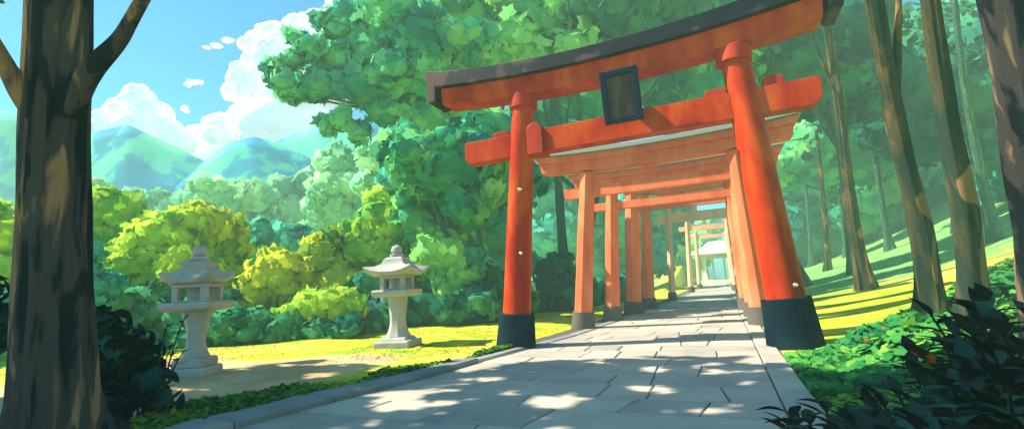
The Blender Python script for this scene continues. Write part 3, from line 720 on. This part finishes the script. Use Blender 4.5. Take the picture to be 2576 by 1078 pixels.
# ------------------------------------------------------------------ bushes below the ledge
gl = "bushes growing along the ledge above the valley"
BU = [
 ("yellow green bush just right of the big dark trunk", [(290, 540, 75), (250, 620, 80), (330, 600, 80), (300, 700, 80), (270, 500, 40)], 20, F_YEL, .22),
 ("bright yellow bush rising behind the nearer lantern", [(420, 600, 85), (390, 680, 80), (460, 680, 75), (360, 620, 60)], 18.5, F_YEL, .35),
 ("olive gold bush above the nearer lantern's roof", [(520, 570, 70), (500, 640, 75), (570, 620, 60), (560, 690, 70), (490, 540, 36)], 21, F_OLIVE, .12),
 ("blue green tree in the dip between the two lanterns", [(670, 610, 60), (730, 620, 55), (640, 660, 60), (770, 590, 22)], 28, F_TEAL, .35),
 ("golden green bush left of the farther lantern", [(690, 690, 62), (640, 740, 60), (740, 740, 60), (690, 640, 30)], 19, F_OLIVE, .3),
 ("light bush with an orange tinted top between the lanterns", [(810, 640, 58), (780, 700, 60), (850, 710, 55), (830, 600, 30)], 20.5, F_OLIVE, .15),
 ("low bright green bush at the ledge between the lanterns", [(800, 770, 55), (870, 770, 60), (750, 790, 45)], 17.5, F_YEL, .1),
 ("tall yellow green tree behind the farther lantern", [(960, 560, 70), (920, 630, 75), (1000, 620, 80), (950, 500, 35), (890, 580, 40)], 22, F_YEL, .02),
 ("leafy green tree right of the farther lantern", [(1050, 560, 80), (1110, 640, 85), (1020, 680, 75), (1150, 700, 75)], 21, F_GREEN, .18),
 ("dark green bush at the foot of the farther lantern", [(930, 715, 45), (1080, 770, 60), (1140, 780, 60), (1200, 760, 70), (1010, 790, 50)], 19.5, F_LOW, .1),
 ("dark low bush on the ledge below the golden bushes", [(640, 820, 55), (720, 830, 50), (560, 820, 60), (800, 840, 40), (490, 850, 45), (580, 860, 30), (880, 820, 40), (680, 850, 30)], 16.3, F_LOW, .18),
 ("shaded bush behind the nearer lantern's post", [(400, 760, 70), (330, 790, 70), (480, 800, 60), (540, 760, 50), (400, 850, 50), (320, 870, 50), (460, 870, 36)], 17, F_LOW, .3),
 ("teal bush low between the farther lantern and the ledge", [(880, 830, 45), (950, 810, 50), (830, 810, 35)], 17.5, F_LOW, .2),
 ("dark green mound of foliage behind the first two left posts", [(1390, 720, 62), (1450, 750, 55), (1350, 760, 50), (1400, 670, 40)], 25, F_LOW, -.02),
 ("shaded bush behind the big gate's left pillar", [(1270, 740, 60), (1230, 700, 50), (1310, 760, 45)], 22, F_LOW, .1),
 ("low green bush along the ledge by the third gate", [(1500, 740, 45), (1550, 730, 40), (1590, 720, 40)], 32, F_TEAL, .1),
 ("yellow green bush at the photo's left edge, left of the big trunk", [(10, 600, 70), (-40, 560, 80), (30, 680, 70), (-30, 760, 90)], 17, F_YEL, .2),
 ("teal bush low at the left edge behind the big trunk", [(40, 780, 60), (100, 760, 70), (180, 740, 80), (150, 650, 80), (-20, 860, 70)], 15, F_TEAL, .2),
]
for i, (lb, sp, d, m, bi) in enumerate(BU):
    tree_px(lb, sp, d, m, leaf=.25 * d / 20, dens=1.15, seed=400 + i, group=gl, name="bush", cat="bush", bias=bi, trunk_r=.1, flat=.8, tone=.38)

# misty hillside trees
gm = "misty trees on the far side of the valley"
MI = [
 ("misty round tree top standing against the right mountain's foot", [(520, 465, 34), (490, 500, 32), (550, 500, 36), (530, 550, 49)], 52, F_MIST, .05),
 ("misty low trees below the left peak", [(420, 510, 32), (450, 550, 49), (380, 530, 36), (340, 500, 32)], 60, F_MINT, -.1),
 ("pale misty tree in the valley's middle", [(640, 500, 49), (600, 550, 57), (670, 570, 49), (590, 480, 32)], 56, F_MINT, .1),
 ("misty tree with darker crown below the small dark summit", [(710, 470, 36), (740, 530, 57), (770, 460, 32), (700, 590, 49)], 60, F_MINT, -.05),
 ("tall misty green tree under the maple's lowest boughs", [(860, 414, 50), (830, 474, 57), (900, 464, 57), (850, 544, 65)], 48, F_MIST, -.02),
 ("misty green tree left of the turquoise hollow beside the ledge trees", [(960, 404, 49), (940, 474, 57), (1010, 350, 50), (970, 534, 49)], 42, F_MIST, -.1),
 ("faint misty tree at the valley bottom behind the golden bushes", [(780, 590, 49), (850, 604, 41), (700, 630, 41)], 46, F_MINT, .15),
 ("faint misty tree behind the yellow bushes right of the dark trunk", [(260, 500, 36), (300, 530, 41), (230, 470, 28)], 55, F_MINT, 0),
]
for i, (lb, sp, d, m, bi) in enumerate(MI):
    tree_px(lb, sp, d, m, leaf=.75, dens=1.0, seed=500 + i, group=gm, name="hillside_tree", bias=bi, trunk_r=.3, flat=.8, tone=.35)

# ------------------------------------------------------------------ mountains
def mountain(name, ridge_px, d, m, seed, thick=24):
    """ridge line given as seen; the flanks fall towards the valley and away"""
    px = np.array([p[0] for p in ridge_px], float); py = np.array([p[1] for p in ridge_px], float)
    xs = np.linspace(px[0], px[-1], 90); ys = np.interp(xs, px, py)
    for _ in range(3): ys[1:-1] = (ys[:-2] + 2 * ys[1:-1] + ys[2:]) / 4
    rows = []
    for j, s in enumerate(np.linspace(-1, 1, 41)):
        row = []
        for i, (x, y) in enumerate(zip(xs, ys)):
            r = P(x, y, d); flat = np.array([r[0], r[1], 0]); dirv = flat / np.linalg.norm(flat)
            hgt = r[2] + 4
            f = (1 - abs(s)) ** 1.15
            q = flat + dirv * s * thick
            bmp = vnoise(np.array([q[0], q[1], 0.]), .16, seed) * 2.6 * (1 - f) * f * 4 * .55 + vnoise(np.array([q[0], q[1], 3.]), .42, seed) * .8 * (1 - f) * f * 4
            row.append([q[0], q[1], -4 + hgt * f + bmp])
        rows.append(row)
    v = np.array(rows).reshape(-1, 3); n, k = 41, 90; idx = np.arange(n * k).reshape(n, k)
    q = np.stack([idx[:-1, :-1], idx[:-1, 1:], idx[1:, 1:], idx[1:, :-1]], -1).reshape(-1, 4)
    me = raw_mesh(name, v, q.ravel(), np.full(len(q), 4), np.full(len(q), .5)); o = struct(name, me, m)
    return o
def mt_b(t, b):
    n = noise(t, .09, 4, .55, (1, 1, .7), .6)
    c = ramp(t, n, [(.46, (.008, .17, .36)), (.50, (.012, .25, .42)), (.51, (.05, .42, .38)), (.62, (.12, .56, .38))])  # blue blotches paint in shaded flanks, the mint carries haze
    t.links.new(c, b.inputs["Base Color"])
MT = mat("mountain_green", (.12, .45, .32), .9, .05, mt_b)
mountain("mountain", [(60, 470), (160, 370), (235, 332), (322, 313), (400, 350), (500, 398), (620, 470), (720, 560)], 72, MT, 1)
mountain("mountain", [(430, 480), (520, 400), (570, 362), (640, 343), (700, 360), (770, 392), (860, 450), (960, 520)], 66, MT, 6, 18)
mountain("hill", [(600, 440), (700, 352), (790, 320), (900, 300), (1050, 300), (1200, 360)], 80, MT, 9, 20)
mountain("hill", [(-400, 330), (-200, 290), (-60, 280), (20, 276), (80, 300), (180, 350), (330, 440)], 78, MT, 12, 20)

# ------------------------------------------------------------------ clouds
def cloud_b(t, b):   # added glow stands in for light scattered inside, lifting the shaded side
    b.inputs["Emission Color"].default_value = (.86, .84, 1.0, 1); b.inputs["Emission Strength"].default_value = .22
CL = mat("cloud_white", (.80, .76, .72), 1.0, 0.0, cloud_b)
def cloud(label, blobs, d, flat=.8, seed=0):
    rng = np.random.default_rng(seed); V, L, NM = [], [], []; nv = 0
    o = P(blobs[0][0], blobs[0][1], d); iv, jf = ICO3
    for (px, py, rp) in blobs:
        r = rp / F_PX * d; c = P(px, py, d + rng.uniform(-.4, .4) * r) - o
        subs = [(c, r)] + [(c + _n(rng.normal(size=3)) * r * .75, r * rng.uniform(.3, .5)) for _ in range(7 if rp > 15 else 2)]
        for (cc, rr) in subs:
            b = 1 + .07 * vnoise(iv * 3 + cc * .1, 1., seed) + .04 * vnoise(iv * 8 + cc * .1, 1., seed + 1)
            V.append(cc + iv * np.array([rr, rr, rr * flat]) * b[:, None]); L.append(jf.ravel() + nv); nv += len(iv); NM.append(iv)
    n = sum(len(l) for l in L) // 3
    me = raw_mesh("cloud", np.concatenate(V), np.concatenate(L), np.full(n, 3), np.full(n, .5))
    ob = link("cloud", me, CL); ob.location = o
    tag(ob, label, "cloud", "white clouds in the blue sky")
cloud("domed white cloud heaped up over the left mountain peak", [(348, 250, 38), (310, 285, 45), (380, 290, 50), (270, 330, 50), (350, 330, 60), (420, 330, 40), (450, 360, 40), (230, 360, 40)], 330, .85, 1)
cloud("towering white cumulus cloud stretching up behind the maple", [(800, 55, 34), (750, 75, 40), (690, 95, 42), (650, 115, 40), (635, 150, 26), (700, 150, 60), (780, 130, 70), (610, 200, 38), (590, 230, 30), (660, 230, 65), (750, 230, 90), (840, 200, 90), (640, 300, 60), (560, 330, 50), (500, 350, 42), (700, 320, 90), (800, 320, 90), (590, 370, 60), (500, 390, 40), (870, 90, 70), (860, 30, 40)], 350, .9, 2)
cloud("flat wisp of cloud highest in the open sky", [(545, 115, 14), (520, 120, 10), (570, 103, 12), (580, 100, 9)], 340, .3, 3)
cloud("small puff of cloud in the middle of the open sky", [(485, 207, 12), (472, 212, 9), (503, 206, 9)], 340, .5, 4)
cloud("smallest puff of cloud just above the cloud bank", [(465, 270, 8), (470, 280, 7), (460, 276, 6)], 340, .6, 5)

# ------------------------------------------------------------------ low plants
def scatter(name, m, pts, nrm, size, kind, seed, tone):
    rng = np.random.default_rng(seed); pl = leaf_polys(pts, nrm, size, rng, kind); n, k = pl.shape[:2]
    up = nrm * .5 + np.array([0, 0, .7]); up /= np.linalg.norm(up, axis=1)[:, None]
    me = raw_mesh(name, pl.reshape(-1, 3), np.arange(n * k), np.full(n, k), tone, np.repeat(up, k, axis=0))
    o = link(name, me, m); o["kind"] = "stuff"; return o
def ivy():
    rng = np.random.default_rng(8); n = 80000
    x = .85 + 13 * rng.random(n) ** 1.5; y = rng.uniform(2.5, 20, n)
    p3 = np.stack([x, y, 0 * x], 1)
    lim = np.interp(x, [.8, 1.6, 2.2, 3.0, 4.5, 7, 14], [9.3, 9.8, 10.4, 12.3, 14.6, 18.5, 21]) + .6 * vnoise(p3, 1.3, 4)
    keep = y < lim; x, y, p3, lim = x[keep], y[keep], p3[keep], lim[keep]
    edge = np.clip((lim - y) / 1.2, 0, 1) * np.clip((x - .85) / .9, .1, 1)
    hh = (.28 + .20 * vnoise(p3, 1.9, 7) + .10 * vnoise(p3, 4.5, 2)) * edge
    z = height(x, y) + np.maximum(hh, .01) * rng.uniform(.55, 1.05, len(x)) + .01
    # slope normals of the mounds
    e = .12
    def H_(a, b): 
        q = np.stack([a, b, 0 * a], 1); return (.20 * vnoise(q, 1.9, 7) + .10 * vnoise(q, 4.5, 2))
    gx = (H_(x + e, y) - H_(x - e, y)) / (2 * e); gy = (H_(x, y + e) - H_(x, y - e)) / (2 * e)
    nr = np.stack([-gx, -gy, np.ones(len(x))], 1) + rng.normal(size=(len(x), 3)) * .35; nr /= np.linalg.norm(nr, axis=1)[:, None]
    tone = .5 + .35 * vnoise(p3, 1.5, 9) + rng.normal(size=len(x)) * .14
    scatter("ground_ivy", F_IVY, np.stack([x, y, z], 1), nr, rng.uniform(.04, .12, len(x)), 'leaf', 1, tone)
ivy()
def strips():
    rng = np.random.default_rng(9); n = 16000
    y = rng.uniform(1.5, 10.2, n); ed = PL(y) - np.interp(y, [0, 6, 9, 20], [.66, .5, .36, .3])
    wd = np.interp(y, [1, 4, 6.5, 9, 10], [2.0, 1.5, .9, .5, .3])
    x = ed + .05 - wd * rng.random(n) ** 1.3
    p3 = np.stack([x, y, 0 * x], 1)
    keep = (vnoise(p3, 1.6, 3) > -.42 + .55 * (ed - x) / wd); x, y, p3 = x[keep], y[keep], p3[keep]; n = len(x)
    z = height(x, y) + rng.uniform(.0, .12, n) * (.7 + .3 * vnoise(p3, 3, 1)) + .01
    nr = np.array([0, 0, 1.]) + rng.normal(size=(n, 3)) * .45; nr /= np.linalg.norm(nr, axis=1)[:, None]
    scatter("grass_verge", F_GRASS, np.stack([x, y, z], 1), nr, rng.uniform(.03, .07, n), 'leaf', 2, .42 + .3 * vnoise(p3, 1.5, 9) + rng.normal(size=n) * .12)
    # short tufts over the lit lawn, left and right
    n = 14000; x = rng.uniform(-17, -4.6, n); y = rng.uniform(7.5, 24, n); p3 = np.stack([x, y, 0 * x], 1)
    lx = np.interp(y, LEDGE[:, 0], LEDGE[:, 1]); k = (x > lx - .6) & (vnoise(p3, 1.0, 6) > -.1) & ((x < PL(y) - .5)); x, y, p3 = x[k], y[k], p3[k]; n = len(x)
    nr = np.array([0, 0, 1.]) + rng.normal(size=(n, 3)) * .3; nr /= np.linalg.norm(nr, axis=1)[:, None]
    scatter("lawn_tufts", F_LAWN, np.stack([x, y, height(x, y) + rng.uniform(0.004, .018, n)], 1), nr, rng.uniform(.02, .04, n), 'blade', 3, .6 + .35 * vnoise(p3, .7, 9) + rng.normal(size=n) * .1)
F_LAWN = foliage("leaf_lawn", (.18, .34, .03), (.36, .44, .03), (.60, .54, .05), .2, 1.0)
strips()

def blade_leaf(mb, base, tip_dir, L, W, droop, up, tone):
    """one pointed leaf with a folded midrib"""
    d = _n(tip_dir); side = _n(np.cross(d, up)); nrm = np.cross(side, d); s = np.linspace(0, 1, 8); v = []
    wv = np.array([.06, .55, .9, 1.0, .92, .68, .34, 0.01]) * W
    for i, t in enumerate(s):
        c = base + d * L * t + nrm * (-droop * L * t * t)
        v += [c - side * wv[i] + nrm * wv[i] * .28, c, c + side * wv[i] + nrm * wv[i] * .28]
    f = []
    for i in range(7):
        a = 3 * i; f += [(a, a + 1, a + 4, a + 3), (a + 1, a + 2, a + 5, a + 4)]
    mb.add(v, f, tone)
def broad_plant(label, base, n_stem, hgt, leafL, spread, seed, m, per=9, group=None, name="broadleaf_plant", cat="plant", lean=(0, 0), W=.2, drp=.35):
    rng = np.random.default_rng(seed); th = thing(name, label, cat, base, group)
    st = MB(); lf = MB()
    for i in range(n_stem):
        a = rng.uniform(0, 6.28); r = spread * math.sqrt(rng.random()); h = hgt * rng.uniform(.55, 1.05)
        b = np.array([np.cos(a) * r * .35, np.sin(a) * r * .35, -.05]); e = np.array([np.cos(a) * r + lean[0], np.sin(a) * r + lean[1], h])
        t = np.linspace(0, 1, 8)[:, None]; q = b + (e - b) * t + np.array([0, 0, .15 * h]) * np.sin(t * np.pi)
        st.tube(q, np.linspace(.014, .006, 8), 6, True)
        for j in range(per):
            tt = .3 + .7 * (j + rng.random() * .6) / per; p = b + (e - b) * tt + np.array([0, 0, .15 * h]) * math.sin(tt * math.pi)
            ang = j * 2.4 + rng.uniform(-.4, .4); elv = rng.uniform(.0, .7) + (.5 if tt > .9 else 0)
            dr = np.array([np.cos(ang) * np.cos(elv), np.sin(ang) * np.cos(elv), np.sin(elv)])
            blade_leaf(lf, p, dr, leafL * rng.uniform(.65, 1.15), leafL * W * rng.uniform(.8, 1.15), drp * rng.uniform(.5, 1.3), np.array([0, 0, 1.]), rng.uniform(.2, .8))
    st.build("stem", m, th); lf.build("leaves", m, th, smooth=True)
    return th
def onground(x, y): return (x, y, float(height(x, y)))
OCHRE = mat("leaf_ochre", (.20, .09, .01), .7, .1, lambda t, b: t.links.new(ramp(t, noise(t, 9, 1, .4), [(.42, (.012, .02, .01)), (.52, (.42, .17, .012))]), b.inputs["Base Color"]))
gp = "dark broad leaved plants in the lower right corner"
def gp_at(px, py, d):
    p = P(px, py, d); return p
spec = [
 ("dark plant with the longest leaves filling the lower right corner", 2520, 1040, 2.1, .95, .26, .30, 14, 51),
 ("dark plant with wide leaves reaching up along the right edge", 2600, 900, 2.6, 1.08, .28, .30, 14, 52),
 ("dark plant with one ochre flushed leaf below the straight tall tree", 2330, 940, 2.9, .72, .24, .30, 12, 53),
 ("low dark plant at the bottom edge beside the path's right kerb", 2070, 1020, 3.0, .50, .24, .32, 14, 54),
 ("dark plant at the bottom edge between kerb plant and corner plant", 2260, 1050, 2.5, .55, .24, .32, 14, 55),
 ("dark plant behind the corner plant with leaves held flat", 2430, 960, 2.7, .75, .24, .34, 12, 56),
 ("deep shaded plant at the very bottom under the corner plant", 2420, 1120, 1.9, .62, .20, .3, 14, 57),
 ("broad shaded plant behind the ochre leafed plant, nearest the straight tall tree's foot", 2420, 850, 3.3, .85, .24, .4, 13, 61),
 ("shaded plant at the right edge standing above the massive tree's root", 2560, 960, 3.0, 1.05, .26, .4, 14, 62),
 ("shaded plant between the corner plant and the ivy, knee high", 2340, 1000, 2.4, .66, .22, .4, 14, 63),
 ("dense dark plant tight in the corner under the tallest leaves", 2560, 1120, 1.7, .78, .22, .35, 16, 64),
 ("dark low plant along the bottom edge, second from the kerb", 2170, 1080, 2.5, .50, .24, .4, 15, 65),
 ("small dark leafy plant creeping over the ivy right of the kerb", 2180, 970, 3.4, .40, .18, .3, 11, 58),
]
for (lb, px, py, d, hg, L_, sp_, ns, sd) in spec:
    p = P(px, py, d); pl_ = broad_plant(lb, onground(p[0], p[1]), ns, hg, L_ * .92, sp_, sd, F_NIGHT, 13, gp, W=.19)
    if sd == 53:
        mb = MB(); q = P(2352, 915, 2.75) - np.array(pl_.location)
        blade_leaf(mb, q, P(2275, 868, 2.7) - P(2352, 915, 2.75), .22, .045, -.15, np.array([0, .3, 1.]), .5)
        lo = mb.build("ochre_leaf", OCHRE, pl_, smooth=True); lo["label"] = "ochre flushed leaf"
        mb = MB(); mb.tube([(0, 0, 0), q * [.6, .6, .55], q], [.012, .009, .006], 6); mb.build("stem", F_NIGHT, pl_)
def leafy_shrub(label, px_list, d, m, leaf, seed, kind='blade', dens=1.4):
    rng = np.random.default_rng(seed); bl = []
    for (px, py, rp) in px_list:
        r = rp / F_PX * d; bl.append((P(px, py, d + rng.uniform(-.4, .4) * r), r))
    c = np.mean([b[0] for b in bl], axis=0); o = np.array([c[0], c[1], float(height(c[0], c[1]))])
    th = thing("leafy_shrub", label, "shrub", o)
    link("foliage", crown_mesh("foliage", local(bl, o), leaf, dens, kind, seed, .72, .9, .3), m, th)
    mb = MB()
    for (b, r) in local(bl, o): mb.tube(np.linspace([0, 0, -.1], b, 6), np.linspace(.03, .01, 6), 6)
    mb.build("stems", BARK_BIG, th)
leafy_shrub("dark teal shrub between the big trunk and the nearer lantern", [(290, 880, 70), (250, 820, 55), (340, 900, 60), (330, 980, 75), (270, 980, 80), (380, 950, 45), (400, 1000, 40), (330, 860, 40), (230, 920, 70)], 6.0, F_DARK, .11, 71)
leafy_shrub("dark shrub peeking out at the left edge behind the big trunk", [(-20, 800, 55), (-40, 730, 50), (0, 860, 45)], 6.5, F_DARK, .12, 72)
p = P(370, 830, 6.2)
broad_plant("sparse sprigs rising over the dark teal shrub toward the nearer lantern", onground(p[0], p[1]), 7, 1.25, .16, .45, 73, F_DARK, 7, None, "leafy_sprig", "plant", W=.18)

def speck(label, pos, size, m, name, cat, rot, grp):
    k = 9; a = np.linspace(0, 2 * np.pi, k, endpoint=False); rs = []
    for z, q in ((-.10, .55), (0, 1), (.10, .6)):
        rs.append([[math.cos(t) * size * q, math.sin(t) * size * q * .7 * (1 - .25 * math.cos(t)), z * size + .25 * size * math.cos(t) ** 2] for t in a])
    mb = MB(); mb.rings(rs); o = mb.build(name, m, None, smooth=True); o.location = pos; o.rotation_euler = rot; tag(o, label, cat, grp)
SPECK = mat("speck_cream", (.9, .82, .55), .8, .1); RUST = mat("leaf_rust", (.62, .16, .03), .8, .1); ROSE = mat("bloom_rose", (.6, .06, .06), .8, .1)
pp = "pale specks of light in the air"  # floating light specks modelled as small cream solids
speck("pale speck of light before the upper half of the big gate's left pillar", P(1307, 476, 10.6), .055, SPECK, "light_speck", "speck", (1.3, .2, .4), pp)
speck("pale speck of light before the lower half of the big gate's left pillar", P(1310, 636, 10.6), .045, SPECK, "light_speck", "speck", (1.5, .5, 0), pp)
speck("pale speck of light just above the right pillar's dark base sleeve", P(2001, 716, 8.4), .05, SPECK, "light_speck", "speck", (1.4, .1, .3), pp)
for (lb, a, b, m) in (("orange fallen leaf lying on the ivy right of the gate", 2228, 879, RUST), ("small rose bloom in the ivy, below the orange fallen leaf", 2183, 913, ROSE)):
    g = G(a, b); speck(lb, g + np.array([-.25 * g[0] / 9, -.35, .36]), .035, m, "fallen_leaf" if m is RUST else "small_bloom", "leaf" if m is RUST else "flower", (.6, .2, .3), None)

# ------------------------------------------------------------------ air
def haze():
    m = bpy.data.materials.new("valley_air"); m.use_nodes = True; t = m.node_tree; t.nodes.clear()
    o = t.nodes.new("ShaderNodeOutputMaterial"); v = t.nodes.new("ShaderNodeVolumePrincipled")
    v.inputs["Color"].default_value = (.55, .98, .90, 1); v.inputs["Density"].default_value = .0036; v.inputs["Anisotropy"].default_value = 0.0
    t.links.new(v.outputs[0], o.inputs["Volume"])
    mb = MB(); mb.box((0, 20, 14.5), (330, 270, 41)); ob = mb.build("haze", m); ob["kind"] = "stuff"
haze()
